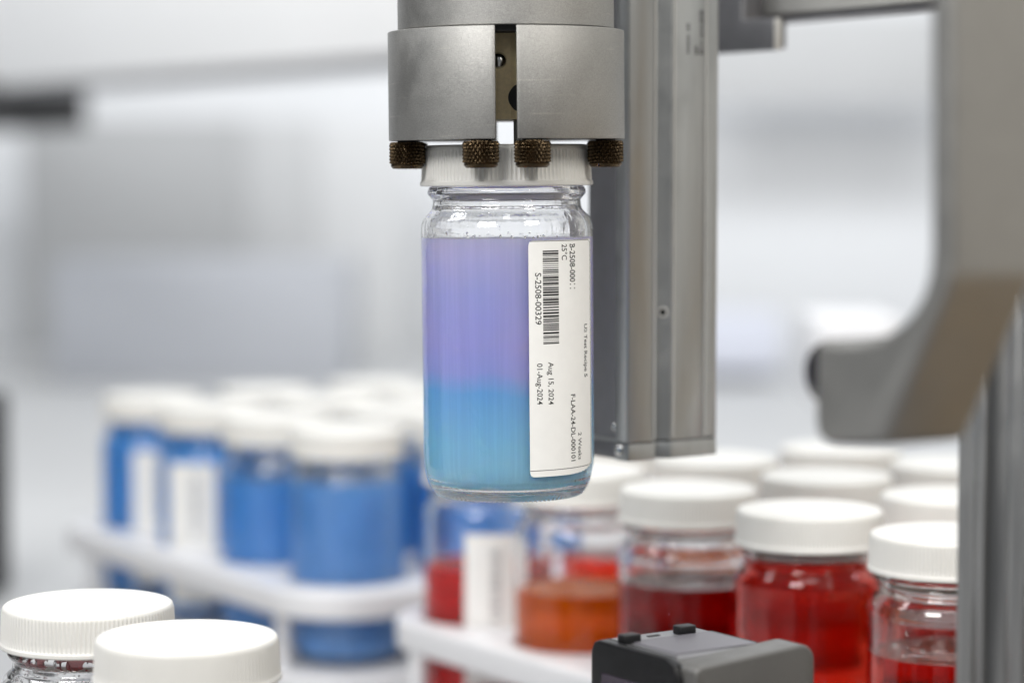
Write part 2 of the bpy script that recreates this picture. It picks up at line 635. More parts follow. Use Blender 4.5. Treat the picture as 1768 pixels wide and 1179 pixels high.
# main jar in the gripper ------------------------------------------------
TILT = -0.0088
DM = 0.815
lid_top = at_depth(874, 250.5, DM)
main_loc = lid_top - Vector((math.sin(-TILT) * -JH * MM, 0, math.cos(TILT) * JH * MM))
main_loc.x = lid_top.x + math.sin(-TILT) * JH * MM
main_jar = thing('sample_jar', 'glass jar of lilac over sky-blue liquid hanging in the gripper, printed label on its right', 'jar', main_loc)
main_jar.rotation_euler = (0, TILT, 0)
share('lid', LID_FINE, main_jar)
share('glass', GLASS_FINE, main_jar)
obj('liquid', *liquid_data(JH - 31.2, 192), 'duo', main_jar, smooth='auto')

SC = DM / F * 1000.0            # millimetres per photo pixel at the jar


def jar_z(py, px=950):
    """photo row -> height on the jar"""
    return JH - (py - 250.5) * SC


def jar_a(px):
    """photo column -> angle round the jar"""
    return math.degrees(math.asin(max(-0.999, min(0.999, (px - 876.0) / 148.2))))


def label_z(t):
    z1, z0 = jar_z(411.5), jar_z(808)
    a = t
    # rounded corners
    rc, wid = 1.6, 31.0
    d = a * wid
    top, bot = z1, z0
    if d < rc:
        e = rc - math.sqrt(max(0, rc * rc - (rc - d) ** 2))
        top -= e
        bot += e
    if wid - d < rc:
        e = rc - math.sqrt(max(0, rc * rc - (rc - (wid - d)) ** 2))
        top -= e
    # torn lower right corner
    if a > 0.52:
        s = (a - 0.52) / 0.48
        bot += 0.5 * s + 2.3 * s ** 3 + 0.28 * math.sin(a * 95) * s + 0.2 * math.sin(a * 231 + 1) * s
    return bot, top


LA0, LA1 = jar_a(911.5), jar_a(1017.5)
PR = 29.03
lab = obj('paper_label', *curved(label_z, LA0, LA1, 90, PR, 0.13, 8), 'paper', main_jar, smooth='auto')


def text_outline(s, bold):
    cu = bpy.data.curves.new('t', 'FONT')
    cu.body = s
    cu.resolution_u = 3
    cu.offset = bold
    cu.align_x = 'LEFT'
    ob = bpy.data.objects.new('t', cu)
    C.objects.link(ob)
    dg = bpy.context.evaluated_depsgraph_get()
    dg.update()
    me = ob.evaluated_get(dg).to_mesh()
    V = [(v.co.x, v.co.y) for v in me.vertices]
    Fc = [tuple(p.vertices) for p in me.polygons]
    ob.evaluated_get(dg).to_mesh_clear()
    bpy.data.objects.remove(ob)
    bpy.data.curves.remove(cu)
    return V, Fc


def jar_text(s, px0, px1, py0, py1, mat='ink', cap=0.729, bold=0.010):
    """Print running down the jar: photo box px0..px1 (baseline..cap top), py0..py1 (start..end)."""
    V, Fc = text_outline(s, bold)
    x0, x1 = min(v[0] for v in V), max(v[0] for v in V)
    a0, a1 = jar_a(px0), jar_a(px1)
    out = []
    for x, y in V:
        a = a0 + (a1 - a0) * (y / cap)
        z = jar_z(py0 + (py1 - py0) * (x - x0) / (x1 - x0))
        r = PR + 0.15
        out.append((r * math.sin(R(a)), -r * math.cos(R(a)), z))
    obj('printed_text', out, Fc, mat, lab)


jar_text('B-2508-00011', 981.0, 990.3, 418.5, 494, bold=0.014)
jar_text('25°C', 967.5, 976.5, 418.5, 445)
jar_text('S-2508-00329', 922.5, 933, 465.5, 552)
jar_text('Aug 15, 2024', 943.5, 952.5, 615.5, 687)
jar_text('01-Aug-2024', 924.5, 934, 617, 686)
jar_text('Uli Test Recipe 5', 1005.3, 1010.6, 555.5, 646, bold=0.018)
jar_text('F-LAA-24-DL-000101', 981.5, 989, 672.5, 786, bold=0.016)
jar_text('2 Weeks', 993.6, 999.5, 738.5, 785)

# barcode: bars across, stacked down the label
rb = random.Random(12)
bars = []
y = 428.5
while y < 587:
    h = rb.choice([1.1, 1.3, 2.2, 2.4, 3.4])
    g = rb.choice([1.0, 1.1, 1.1, 1.9, 2.2])
    if y + h > 588:
        break
    z1_, z0_ = jar_z(y), jar_z(y + h)
    bars.append(curved(lambda t, a=z0_, b=z1_: (a, b), jar_a(935.3), jar_a(961.8), 6, PR + 0.135, 0.015, 1))
    y += h + g
obj('barcode', *merge(*bars), 'ink', lab)

# dark die-cut line round the label
ln = []
ln.append(curved(lambda t: (jar_z(413.2) - (0.9 * max(0, t - 0.93) / 0.07 if t > 0.93 else 0), jar_z(412.2) - (0.9 * max(0, t - 0.93) / 0.07 if t > 0.93 else 0)), jar_a(914), jar_a(1016.4), 60, PR + 0.135, 0.015, 1))
ln.append(curved(lambda t: (jar_z(793), jar_z(417)), jar_a(1016.0), jar_a(1016.7), 2, PR + 0.135, 0.015, 8))
ln.append(curved(lambda t: (jar_z(797.8) + (0.9 * (t - 0.93) / 0.07 if t > 0.93 else 0), jar_z(796.8) + (0.9 * (t - 0.93) / 0.07 if t > 0.93 else 0)), jar_a(911.7), jar_a(1016.4), 60, PR + 0.135, 0.015, 1))
obj('border_line', *merge(*ln), 'ink', lab)


def droplets(parent, n, zlo, zhi, rfn, smin, smax, mat, seed, side=1.0):
    """Condensation: shallow beads on the inside wall."""
    rd = random.Random(seed)
    V, Fc = [], []
    for _ in range(n):
        a = rd.uniform(-math.pi, 0) if side else rd.uniform(-math.pi, math.pi)
        z = rd.uniform(zlo, zhi)
        rr = rfn(z)
        s = rd.uniform(smin, smax)
        sz = s * rd.uniform(0.7, 1.3)
        c = Vector((rr * math.cos(a), rr * math.sin(a), z))
        nrm = Vector((-math.cos(a), -math.sin(a), 0))
        tan = Vector((-math.sin(a), math.cos(a), 0))
        up = Vector((0, 0, 1))
        base = len(V)
        V.append(tuple(c + nrm * s * 0.55))
        for ring, (q, h) in enumerate(((0.6, 0.42), (1.0, 0.0))):
            for k in range(8):
                t = 2 * math.pi * k / 8
                V.append(tuple(c + tan * (s * q * math.cos(t)) + up * (sz * q * math.sin(t)) + nrm * (s * h) - nrm * (0.05 if ring else 0)))
        for k in range(8):
            m_ = (k + 1) % 8
            Fc.append((base, base + 1 + k, base + 1 + m_))
            Fc.append((base + 1 + k, base + 9 + k, base + 9 + m_, base + 1 + m_))
        Fc.append(tuple(base + 9 + k for k in range(7, -1, -1)))
    o = obj('droplets', V, Fc, mat, parent, smooth=True)
    o['kind'] = 'stuff'
    return o


def inner_r(z):
    pts = [(87, 26.7), (89.0, 26.6), (92.2, 25.9), (94.4, 24.4), (96.8, 22.8), (99, 22.3), (104, 22.2)]
    for (za, ra), (zb, rb_) in zip(pts, pts[1:]):
        if za <= z <= zb:
            return ra + (rb_ - ra) * (z - za) / (zb - za)
    return 26.7 if z < 87 else 22.2


droplets(main_jar, 80, 87.3, 89.4, inner_r, 0.12, 0.42, 'glass', 3, side=0)
droplets(main_jar, 22, 90.0, 99.0, inner_r, 0.10, 0.34, 'glass', 4, side=0)

# ---------------------------------------------------------------- gripper
jaw_top = at_depth(873.3, 56, DM)
grip = thing('robot_gripper', 'bead-blasted grey metal gripper with bronze knurled fingers holding the lilac and blue jar', 'gripper', jaw_top)
grip.rotation_euler = (0, TILT, 0)
ZB = -36.2                      # underside of the jaws
# head above the jaws
obj('head', *lathe([(0, 0.5), (34, 0.5), (36.1, 0.5), (36.3, 0.7), (36.3, 90), (0, 90)], 160), 'alu_blast', grip, smooth='auto')
obj('collar', *lathe([(0, -1.5), (33, -1.5), (33, 0.5), (0, 0.5)], 96), 'bore', grip, smooth='auto')
RO, RI, HS = 39.75, 26.5, 3.45
SLX = 1.0


def jaw_outline():
    a0 = math.degrees(math.asin(HS / RO))
    b0 = math.degrees(math.asin(HS / RI))
    return arc(0, 0, RO, a0, 90 - a0, 40) + arc(0, 0, RI, 90 - b0, b0, 30)


jd = prism(jaw_outline(), ZB, 0, 'z')


def knurl_data():
    """Diamond-knurled button, chamfered and smooth at its lower end."""
    seg, rows = 256, 44
    r0, h, nd = 5.85, 7.3, 25
    V, Fc = [], []

    def tri(x):
        x = x % 1.0
        return 1 - abs(2 * x - 1)
    for j in range(rows + 1):
        z = -j * h / rows
        for s in range(seg):
            a = s / seg
            p = tri(a * nd + z * 0.44)
            q = tri(a * nd - z * 0.44)
            d = min(1.0, 1.25 * min(p, q)) * 0.78
            edge = min(1, j / 2.5, (rows - j) / 2.5)
            rr = r0 - 0.58 + d * edge
            V.append((rr * math.cos(2 * math.pi * a), rr * math.sin(2 * math.pi * a), z))
    tail = [(5.6, -7.5), (5.55, -7.9), (4.9, -8.7), (4.6, -8.8)]
    for r_, z_ in tail:
        for s in range(seg):
            a = 2 * math.pi * s / seg
            V.append((r_ * math.cos(a), r_ * math.sin(a), z_))
    n = rows + 1 + len(tail)
    for j in range(n - 1):
        for s in range(seg):
            t = (s + 1) % seg
            Fc.append((j * seg + s, j * seg + t, (j + 1) * seg + t, (j + 1) * seg + s))
    V.append((0, 0, 0))
    V.append((0, 0, -8.8))
    for s in range(seg):
        t = (s + 1) % seg
        Fc.append((len(V) - 2, t, s))
        Fc.append((len(V) - 1, (n - 1) * seg + s, (n - 1) * seg + t))
    return V, Fc


JAW = None
KN = None
for q, ang in enumerate((180, 270, 0, 90)):     # front left, front right, back right, back left
    off = Vector((SLX if q in (0, 1, 2, 3) else 0, 0, 0)) * MM
    if JAW is None:
        jaw = obj('jaw', *jd, 'alu_blast', grip, bevel=0.35)
        JAW = jaw
    else:
        jaw = share('jaw', JAW, grip)
    jaw.rotation_euler = (0, 0, R(ang))
    jaw.location = (0, 0, 0)
    # two fingers under every jaw, in the jaw's own quarter
    for pa in (16.5, 76.0) if q in (0, 2) else (14.0, 71.5):
        p = Vector((34.6 * math.cos(R(pa)) * MM, 34.6 * math.sin(R(pa)) * MM, (ZB + 0.0) * MM))
        st = obj('pin', *lathe([(0, 0.0), (3.2, 0.0), (3.2, -0.6), (0, -0.6)], 32), 'bore', jaw, smooth='auto') if KN is None else None
        if st:
            PIN = st
            KN = obj('knurled_finger', *knurl_data(), 'bronze', jaw, smooth=False)
            kn = KN
        else:
            st = share('pin', PIN, jaw)
            kn = share('knurled_finger', KN, jaw)
        st.location = p
        kn.location = p - Vector((0, 0, 0.5 * MM))
        kn.rotation_euler = (0, 0, random.uniform(0, 6))

# gold anodised block seen through the slot
core = obj('core_block', *prism([(21.0 * math.cos(R(15 * k + 4)), 21.0 * math.sin(R(15 * k + 4))) for k in range(24)], -29.6, -1.5, 'z'), 'brass', grip)
fy = -20.7
sc_ = obj('pan_head_screw', *lathe([(0, 1.9), (0.9, 1.8), (1.8, 1.4), (2.5, 0.7), (2.75, 0.0), (0, 0)], 32), 'steel', grip, smooth='auto')
sc_.rotation_euler = (R(90), 0, 0)
sc_.location = ((861 - 873.3) * SC * MM, fy * MM, -10.4 * MM)
bo = obj('bore_hole', *lathe([(0, 0.35), (4.3, 0.35), (4.6, 0.0), (0, 0)], 40), 'bore', grip, smooth='auto')
bo.rotation_euler = (R(90), 0, 0)
bo.location = ((899 - 873.3) * SC * MM, fy * MM, -22.6 * MM)
rod = obj('inner_pin', *lathe([(0, -37.5), (1.6, -37.5), (1.6, -29), (0, -29)], 24), 'alu', grip, smooth='auto')
rod.location = (3.9 * MM, -17 * MM, 0)

# ---------------------------------------------------------------- vertical linear actuator behind the gripper
D_ACT = 0.862
ac = at_depth(1083, 797.5, D_ACT)
act = thing('linear_actuator', 'tall grey aluminium linear actuator standing behind the gripper and jar', 'actuator', ac, GA)
act.scale = (0.958, 0.958, 0.958)
HT = 330.0


def act_section(inset=0.0):
    i = inset
    pts = [(i, 7.8), (i, 0.7 + i), (0.7 + i, i)]
    pts += [(13.2, i), (14.2, 3.4), (14.9, 4.2), (16.0, 4.4), (20.2, 0.5), (20.9, i)]
    pts += [(37.6, i), (38.0, 0.8), (43.4 - i, 0.8), (44.0 - i, 1.5), (44.0 - i, 27), (3, 27), (3, 7.8)]
    return pts


obj('extruded_body', *prism(act_section(0.2), 7.0, HT, 'z'), 'alu', act, bevel=0.12, bev_seg=1)
obj('end_cap', *prism(act_section(0.0), 0.0, 6.5, 'z'), 'alu', act, bevel=0.35)
obj('cap_gasket', *prism(act_section(0.8), 6.3, 7.2, 'z'), 'dark', act)
obj('shaded_side_rail', *merge(box(0.9, 3.2, 8.0, 26.5, 8.2, HT), box(0.9, 3.2, 8.0, 26.5, 0.3, 6.2)), 'alu_dark', act, bevel=0.3)  # dark grey paints in the shade and dark reflection on this side
obj('rail_trim', *box(0.7, 3.1, 8.0, 26.4, 6.4, 8.0), 'alu', act, bevel=0.2, bev_seg=1)
SCREW_V = lathe([(0, 1.7), (0.8, 1.6), (1.5, 1.25), (2.05, 0.6), (2.3, 0.0), (0, 0)], 32)
s1 = obj('cap_screw', *SCREW_V, 'steel', act, smooth='auto')
s1.rotation_euler = (0, R(-90), 0)
s1.location = (0.0, 5.0 * MM, 3.9 * MM)
s2 = share('cap_screw', s1, act)
s2.rotation_euler = (0, R(-90), 0)
s2.scale = (0.6, 0.6, 0.5)
s2.location = (0.8 * MM, 9.6 * MM, 12.4 * MM)
s3 = obj('side_hole', *lathe([(0, 0.1), (1.2, 0.1), (1.25, 0.35), (2.0, 0.4), (2.2, 0.0), (0, 0)], 28), 'alu_light', act, smooth='auto')
s3.rotation_euler = Vector((-0.68, -0.73, 0)).to_track_quat('Z', 'Y').to_euler()
s3.location = (18.3 * MM, 2.25 * MM, 55.6 * MM)
s4 = obj('hole_bore', *lathe([(0, 0.2), (1.25, 0.2), (1.25, 0.0), (0, 0)], 28), 'bore', act, smooth='auto')
s4.rotation_euler = s3.rotation_euler
s4.location = (18.27 * MM, 2.2 * MM, 55.6 * MM)
# raised lips milled along the front faces
obj('edge_rib', *merge(box(12.2, 13.0, -0.35, 0.4, 8, HT), box(21.3, 22.0, -0.3, 0.4, 8, HT), box(36.6, 37.2, -0.25, 0.4, 8, HT)), 'alu_light', act, bevel=0.12, bev_seg=1)
# small print on the right face, too blurred to read
px_ = []
rt = random.Random(5)


def print_col(x0, x1, z0, z1, gap=0.25):
    z = z0
    while z < z1:
        h = rt.uniform(0.5, 1.1)
        w = (x1 - x0)
        a = x0 + w * rt.uniform(0, 0.15)
        b = x1 - w * rt.uniform(0, 0.15)
        px_.append(box(a, a + w * 0.28, 0.16, 0.21, z, z + h))
        px_.append(box(b - w * 0.28, b, 0.16, 0.21, z, z + h))
        px_.append(box(a, b, 0.161, 0.211, z + h * 0.32, z + h * 0.62))
        z += h + gap


zof = lambda py: (797.5 - py) * 0.900 / F * 1000
for (x0, x1, p0, p1) in ((27.5, 28.9, 90, 60), (27.5, 28.9, 51, 37), (31.3, 33.0, 91, 76), (33.6, 35.6, 91, 82), (34.2, 35.3, 81, 67), (34.0, 35.5, 62, 41), (33.6, 35.8, 36, 15)):
    print_col(x0, x1, zof(p0), zof(p1))
obj('small_print', *merge(*px_), 'ink', act)

# ---------------------------------------------------------------- gantry beam and its bracket, top right
D_BR = 0.965
bl = at_depth(1249, 92.5, D_BR)
brk = thing('beam_bracket', 'dark grey angle bracket under the end of the horizontal beam beside the actuator', 'bracket', bl, GA)
# local x = gv, local y = -gu; the bracket runs along gu (negative y)
wv, wf = prism([(22, 0), (-30.6, 0), (-30.6, 12.5), (-11, 12.5), (-11, 60), (22, 60)], 0, 3.6, 'x')
obj('bracket_body', wv, wf, 'alu_dark', brk, bevel=0.5)
obj('bracket_edge', *box(0.3, 3.4, -31.4, -30.6, 0.3, 12.2), 'alu_light', brk, bevel=0.2)
obj('bracket_web', *box(3.7, 24, -10, -1, 2, 60), 'alu_dark', brk, bevel=0.4)
bb = at_depth(1280, 30, 0.975)
beam = thing('gantry_beam', 'pale grey horizontal beam crossing the top right corner', 'beam', bb, GA)
obj('beam_body', *box(0, 16, -260, 0, 0, 60), 'alu_light', beam, bevel=0.6)
obj('beam_rail', *box(1.2, 17, -260, -0.5, -2.6, -0.2), 'alu_dark', beam, bevel=0.3)

# ---------------------------------------------------------------- cast arm in the right foreground
D_ARM = 0.580
p0 = at_depth(1603, 500, D_ARM)
armt = thing('camera_arm', 'large grey angled arm with rounded foot in the right foreground, out of focus', 'arm', (p0.x, p0.y, 0.0), GA)
poly = [(1603, -700), (1603, 430), (1600, 470), (1590, 505), (1572, 538), (1548, 563), (1520, 581), (1490, 589), (1455, 590),
        (1412, 589), (1404, 598), (1403, 725), (1406, 748), (1416, 763), (1434, 769), (1480, 771), (1522, 771), (1641, 482), (1641, -700)]
pl = []
for (a_, b_) in poly:
    q = on_plane(a_, b_, p0, gv) - Vector((p0.x, p0.y, 0))
    pl.append((q.dot(-gu) * 1000, q.z * 1000))
obj('arm_body', *prism(pl, 0, 29.0, 'x'), 'arm', armt, bevel=2.4, bev_seg=4)
lc = on_plane(1393, 646, p0, gv) - Vector((p0.x, p0.y, 0))
ln_ = obj('lens', *lathe([(0, 0), (6.2, 0.0), (7.9, 1.0), (8.2, 3), (8.2, 17), (7.8, 18), (0, 18)], 64), 'lens', armt, smooth='auto')
ln_.rotation_euler = (0, R(90), 0)
ln_.location = (5 * MM, lc.dot(-gu), lc.z)

# ---------------------------------------------------------------- slotted aluminium post, right edge
D_POST = 0.700
pp = at_depth(1655, 700, D_POST)
post = thing('extrusion_post', 'slotted aluminium post standing at the right edge below the arm', 'post', (pp.x, pp.y, 0), GA)
h30 = 30.0


def slot_side(p, q, dx, dy, nx, ny):
    """one side of a T-slot section from corner p to q; (dx,dy) along, (nx,ny) inward"""
    L = [(0, 0), (3.4, 0), (3.8, 0.7), (6.4, 0.7), (6.8, 0), (10.6, 0), (10.9, 0.8), (10.9, 2.2), (7.6, 2.6), (7.6, 5.2), (11.0, 8.6), (19.0, 8.6), (22.4, 5.2), (22.4, 2.6), (19.1, 2.2), (19.1, 0.8), (19.4, 0), (23.2, 0), (23.6, 0.7), (26.2, 0.7), (26.6, 0)]
    return [(p[0] + dx * a + nx * b, p[1] + dy * a + ny * b) for a, b in L]


sec = slot_side((0, 0), None, 0, -1, 1, 0) + slot_side((0, -30), None, 1, 0, 0, 1) + slot_side((30, -30), None, 0, 1, -1, 0) + slot_side((30, 0), None, -1, 0, 0, -1)
obj('extrusion', *prism(sec, 4, 300, 'z'), 'post_alu', post, bevel=0.25, bev_seg=1)
obj('foot_plate', *box(-8, 38, -38, 8, 0, 4), 'alu_dark', post, bevel=0.5)

# ---------------------------------------------------------------- racks
PITCHJ = 75.5


def rounded_rect(x0, x1, y0, y1, r, n=14):
    return (arc(x1 - r, y1 - r, r, 0, 90, n) + arc(x0 + r, y1 - r, r, 90, 180, n) + arc(x0 + r, y0 + r, r, 180, 270, n) + arc(x1 - r, y0 + r, r, 270, 360, n))


def plate_with_holes(name, parent, cols, rows, margin, z0, z1, hole_r, cr):
    # local x = gv (rows), local y = -gu (columns, 0 at the jar nearest the camera)
    X0, X1 = -margin, (rows - 1) * PITCHJ + margin
    Y0, Y1 = -margin, (cols - 1) * PITCHJ + margin
    o = obj(name, *prism(rounded_rect(X0, X1, Y0, Y1, cr), z0, z1, 'z'), 'acrylic', parent, bevel=2.2, bev_seg=3)
    cyl = []
    for i in range(rows):
        for j in range(cols):
            ring = [(i * PITCHJ + hole_r * math.cos(2 * math.pi * k / 64), j * PITCHJ + hole_r * math.sin(2 * math.pi * k / 64)) for k in range(64)]
            cyl.append(prism(ring, z0 - 4, z1 + 4, 'z'))
    cut = obj('cutter', *merge(*cyl), 'acrylic')
    md = o.modifiers.new('holes', 'BOOLEAN')
    md.operation = 'DIFFERENCE'
    md.solver = 'EXACT'
    cut.parent = parent
    md.object = cut
    bpy.context.view_layer.update()
    dg = bpy.context.evaluated_depsgraph_get()
    me = bpy.data.meshes.new_from_object(o.evaluated_get(dg))
    o.modifiers.clear()
    o.data = me
    me.shade_smooth()
    me.set_sharp_from_angle(angle=R(35))
    bpy.data.objects.remove(cut)
    return o


def rack(label, origin, cols, rows, mg, cr, name='jar_rack'):
    t = thing(name, label, 'rack', (origin[0] * MM, origin[1] * MM, 0), GA)
    plate_with_holes('top_plate', t, cols, rows, mg, 41.0, 55.0, 30.6, cr)
    X1 = (rows - 1) * PITCHJ
    Y1 = (cols - 1) * PITCHJ
    obj('base_plate', *prism(rounded_rect(-mg, X1 + mg, -mg, Y1 + mg, cr), 2.0, 13.0, 'z'), 'acrylic', t, bevel=2.0, bev_seg=3)
    first = None
    for (x, y) in ((-PITCHJ / 2 + 0.0, 0), (X1 + PITCHJ / 2, 0), (-PITCHJ / 2, Y1), (X1 + PITCHJ / 2, Y1)):
        if first is None:
            first = obj('standoff', *lathe([(0, 13.1), (4, 13.1), (4, 40.9), (0, 40.9)], 32), 'acrylic', t, smooth='auto')
            s_ = first
        else:
            s_ = share('standoff', first, t)
        s_.location = (x * MM, y * MM, 0)
    return t


def cell(origin, i_row, j_col):
    """world place (mm) of a rack hole; i_row away along gv, j_col away along -gu"""
    x = origin[0] + gv.x * PITCHJ * i_row - gu.x * PITCHJ * j_col
    y = origin[1] + gv.y * PITCHJ * i_row - gu.y * PITCHJ * j_col
    return (x * MM, y * MM, 0.0131)


RORG = (157.5, 862.0)           # right rack, nearest jar
LORG = (-84.0, 1219.0)          # left rack, nearest jar
rack('white plastic rack on the right, its holes filled with jars of red and orange liquid', RORG, 5, 4, 41, 38)
rack('white plastic rack at back left holding the jars of blue liquid', LORG, 4, 3, 48, 44)

GRP = 'white-capped jars in the red and orange rack'
# (row, col): (material, level, label, paper label, rotation)
RJ = {
    (0, 0): ('scarlet', 75, 'jar of red liquid two thirds full, cut off by the aluminium post at right', None),
    (0, 1): ('scarlet', 101, 'white-capped jar filled with red liquid right up to its cap, behind the grey scanner', None),
    (0, 2): ('red', 80, 'jar of dark wine-red liquid with clear neck, left of the brim-full red jar', None),
    (0, 3): ('orange', 66, 'half-full jar of bright orange liquid in the front row beside the wine-red jar', None),
    (0, 4): ('bright_red', 67, 'jar of red liquid with a white paper label, at the left corner of its rack', (-19, 27, 14, 84)),
    (1, 0): ('orange', 72, 'blurred white cap in the second row behind the jar beside the aluminium post', None),
    (1, 1): ('scarlet', 70, 'blurred white cap directly behind the brim-full red jar', None),
    (1, 2): ('orange', 70, 'blurred white cap behind the wine-red jar, under the foot of the actuator', None),
    (1, 3): ('orange', 71, 'jar of orange liquid seen through the clear top of the half-full orange jar', None),
    (1, 4): ('scarlet', 66, 'red jar of the second row hidden behind the hanging jar', None),
    (2, 0): ('red', 70, 'white cap in the third row nearest the aluminium post', None),
    (2, 1): ('orange', 70, 'white cap in the third row just under the foot of the big grey arm', None),
    (2, 2): ('orange', 70, 'white cap in the third row between actuator foot and grey arm', None),
    (2, 3): ('scarlet', 70, 'jar in the third row hidden behind the actuator', None),
    (3, 0): ('orange', 70, 'white cap in the back row just left of the aluminium post', None),
    (3, 1): ('scarlet', 70, 'white cap in the back row half covered by the foot of the grey arm', None),
    (3, 2): ('orange', 70, 'white cap in the back row beside the lower right of the actuator', None),
}
for (i, j), (mt, lv, lb, pl_) in RJ.items():
    t_ = jar(cell(RORG, i, j), lb, mt, lv, GRP, lab=pl_, fine=False)
    if i == 0 and lv < 90:
        droplets(t_, 90, lv + 1, min(lv + 14, 103), inner_r, 0.2, 0.6, 'glass', 20 + j, side=0)

GRB = 'white-capped jars in the blue rack'
LJ = {
    (0, 0): ('blue_grey', 92, 'largest and nearest of the blue jars, at the front corner of the left rack', None),
    (0, 1): ('blue', 87, 'blue jar with a clear neck directly left of the nearest, largest blue jar', None),
    (0, 2): ('blue', 103, 'blue jar with a wide white paper label facing front, in the left rack', (-46, 12, 10, 88)),
    (0, 3): ('blue', 103, 'blue jar at the far left end of the left rack with a narrow white label', (-14, 34, 10, 88)),
    (1, 0): ('blue', 95, 'dark blue jar just left of the hanging jar, behind the nearest blue jar', None),
    (1, 1): ('blue', 90, 'blue jar in the second row with its cap showing left of the hanging jar', None),
    (1, 2): ('blue', 90, 'second-row cap showing over the two middle blue jars', None),
    (1, 3): ('blue', 90, 'second-row cap showing over the labelled blue jars at the left', None),
    (2, 1): ('blue', 90, 'back-row cap of the blue rack partly behind the hanging jar', None),
    (2, 2): ('blue', 90, 'faint back-row cap of the blue rack left of the hanging jar', None),
    (2, 3): ('blue', 90, 'farthest and faintest cap at the back left of the blue rack', None),
}
for (i, j), (mt, lv, lb, pl_) in LJ.items():
    jar(cell(LORG, i, j), lb, mt, lv, GRB, lab=pl_)

# two jars in the left foreground, standing on the bench
def floor_jar(px, pyc, d, label):
    p = at_depth(px, pyc, d)
    return jar((p.x, p.y, 0.0), label, 'scarlet', 30, 'white-capped jars in the left foreground', fine=True)


f1 = floor_jar(152, 1041, 0.793, 'ribbed white cap on a clear jar wet with red drops, at the far lower left')
f2 = floor_jar(323, 1108, 0.736, 'nearer of the two foreground jars, its smooth white cap cut off by the bottom edge')
droplets(f1, 900, 88, 103.5, inner_r, 0.10, 0.5, 'glass', 8, side=0)
droplets(f1, 110, 100.5, 103.9, inner_r, 0.15, 0.7, 'residue', 9, side=0)
rs = obj('red_residue', *lathe([(22.1, 101.7), (22.1, 103.9), (21.8, 103.9), (21.8, 101.7)], 96, mod=lambda k, r, z, a, s: (r, z + (0.9 * math.sin(a * 7) * math.sin(a * 17) if z < 102 else 0)), closed=True), 'residue', f1, smooth='auto')

# ---------------------------------------------------------------- scanner in the foreground
zt = 0.260 - 0.146
fp = on_plane(1176, 1141, (0, 0, zt), Vector((0, 0, 1)))
scn = thing('code_scanner', 'small boxy scanner with black face, silver side plate and two black rubber buttons on top', 'scanner', (fp.x, fp.y, 0), GA)
ZT = zt * 1000
body = obj('housing', *box(2.6, 40, 7.5, 44, ZT - 62, ZT - 0.6), 'scanner_grey', scn, bevel=1.0)
obj('front_bezel', *prism([(0.0, ZT - 62), (44.5, ZT - 62), (44.5, ZT - 4), (43, ZT - 0.9), (40.5, ZT), (6.5, ZT), (2.0, ZT - 1.6), (0.0, ZT - 6)], -1.2, 2.5, 'x'), 'black_plastic', scn, bevel=0.7)
scr = obj('screen', *box(-1.45, -1.1, 7.5, 38.5, ZT - 56, ZT - 10), 'screen', scn, bevel=0.15, bev_seg=1)
tx = []
rt2 = random.Random(3)
for (y0_, y1_, z1_) in ((33.6, 34.8, ZT - 17), (31.2, 32.2, ZT - 21), (21.5, 23.0, ZT - 13), (19.2, 20.6, ZT - 12.6), (15.4, 16.6, ZT - 13), (12.8, 14.0, ZT - 14), (10.4, 11.6, ZT - 14.4)):
    z = z1_
    while z > ZT - 46:
        h = rt2.uniform(0.7, 1.5)
        tx.append(box(-1.52, -1.44, y0_, y0_ + (y1_ - y0_) * rt2.uniform(0.5, 1), z - h, z))
        z -= h + rt2.uniform(0.3, 0.9)
obj('screen_print', *merge(*tx), 'screen_text', scr)
obj('side_plate', *prism([(1.0, ZT - 62), (48, ZT - 62), ] + arc(48 - 5.5, ZT + 1.2 - 5.5, 5.5, 0, 90, 8) + arc(1.0 + 2.5, ZT - 1.2 - 2.5, 2.5, 90, 180, 5), -6.0, 7.2, 'y'), 'scanner_silver', scn, bevel=1.1, bev_seg=3)
top = obj('top_panel', *box(6.5, 38, 10, 33.5, ZT - 0.7, ZT - 0.1), 'scanner_top', scn, bevel=0.25, bev_seg=1)
obj('top_groove', *merge(box(5.2, 40, 33.6, 34.8, ZT - 0.7, ZT - 0.45), box(38.3, 39.8, 12, 34, ZT - 0.7, ZT - 0.42), box(4.0, 5.0, 8, 43, ZT - 0.7, ZT - 0.47)), 'bore', scn)
obj('top_slot', *box(17, 21.5, 38.0, 39.6, ZT - 0.7, ZT - 0.40), 'bore', scn)
kb = None
for (x, y_) in ((6.5, 34.5), (30.0, 36.5)):
    v_, f_ = prism(rounded_rect(-3.4, 3.4, -2.4, 2.4, 1.2, 4), ZT - 0.6, ZT + 2.1, 'z')
    if kb is None:
        kb = obj('rubber_button', v_, f_, 'black_plastic', scn, bevel=0.4)
        b_ = kb
    else:
        b_ = share('rubber_button', kb, scn)
    b_.location = (x * MM, y_ * MM, 0)
obj('mounting_bracket', *merge(box(8, 36, 12, 40, 6, ZT - 62), box(0, 44, 4, 48, 0, 6)), 'alu_dark', scn, bevel=0.5)

# ---------------------------------------------------------------- far, strongly blurred surroundings
# long white overhead cabinet running with the machine's axes, upper left
e1 = at_depth(-100, 157, 2.75)
cab = thing('overhead_cabinet', 'long white overhead cabinet, a blurred pale band across the upper left', 'cabinet', e1, GA)
obj('cabinet_front', *box(0, 30, -1150, 700, 0, 190), 'cabinet', cab, bevel=3)
obj('cabinet_bottom', *box(30, 90, -1150, 700, 14, 30), 'cabinet', cab)
obj('bottom_rail', *box(4, 40, -1150, 700, -9, -1), 'scanner_grey', cab)
dk = obj('light_housing', *box(-6, 110, -152, 330, -44, 4), 'dark', cab, bevel=3)


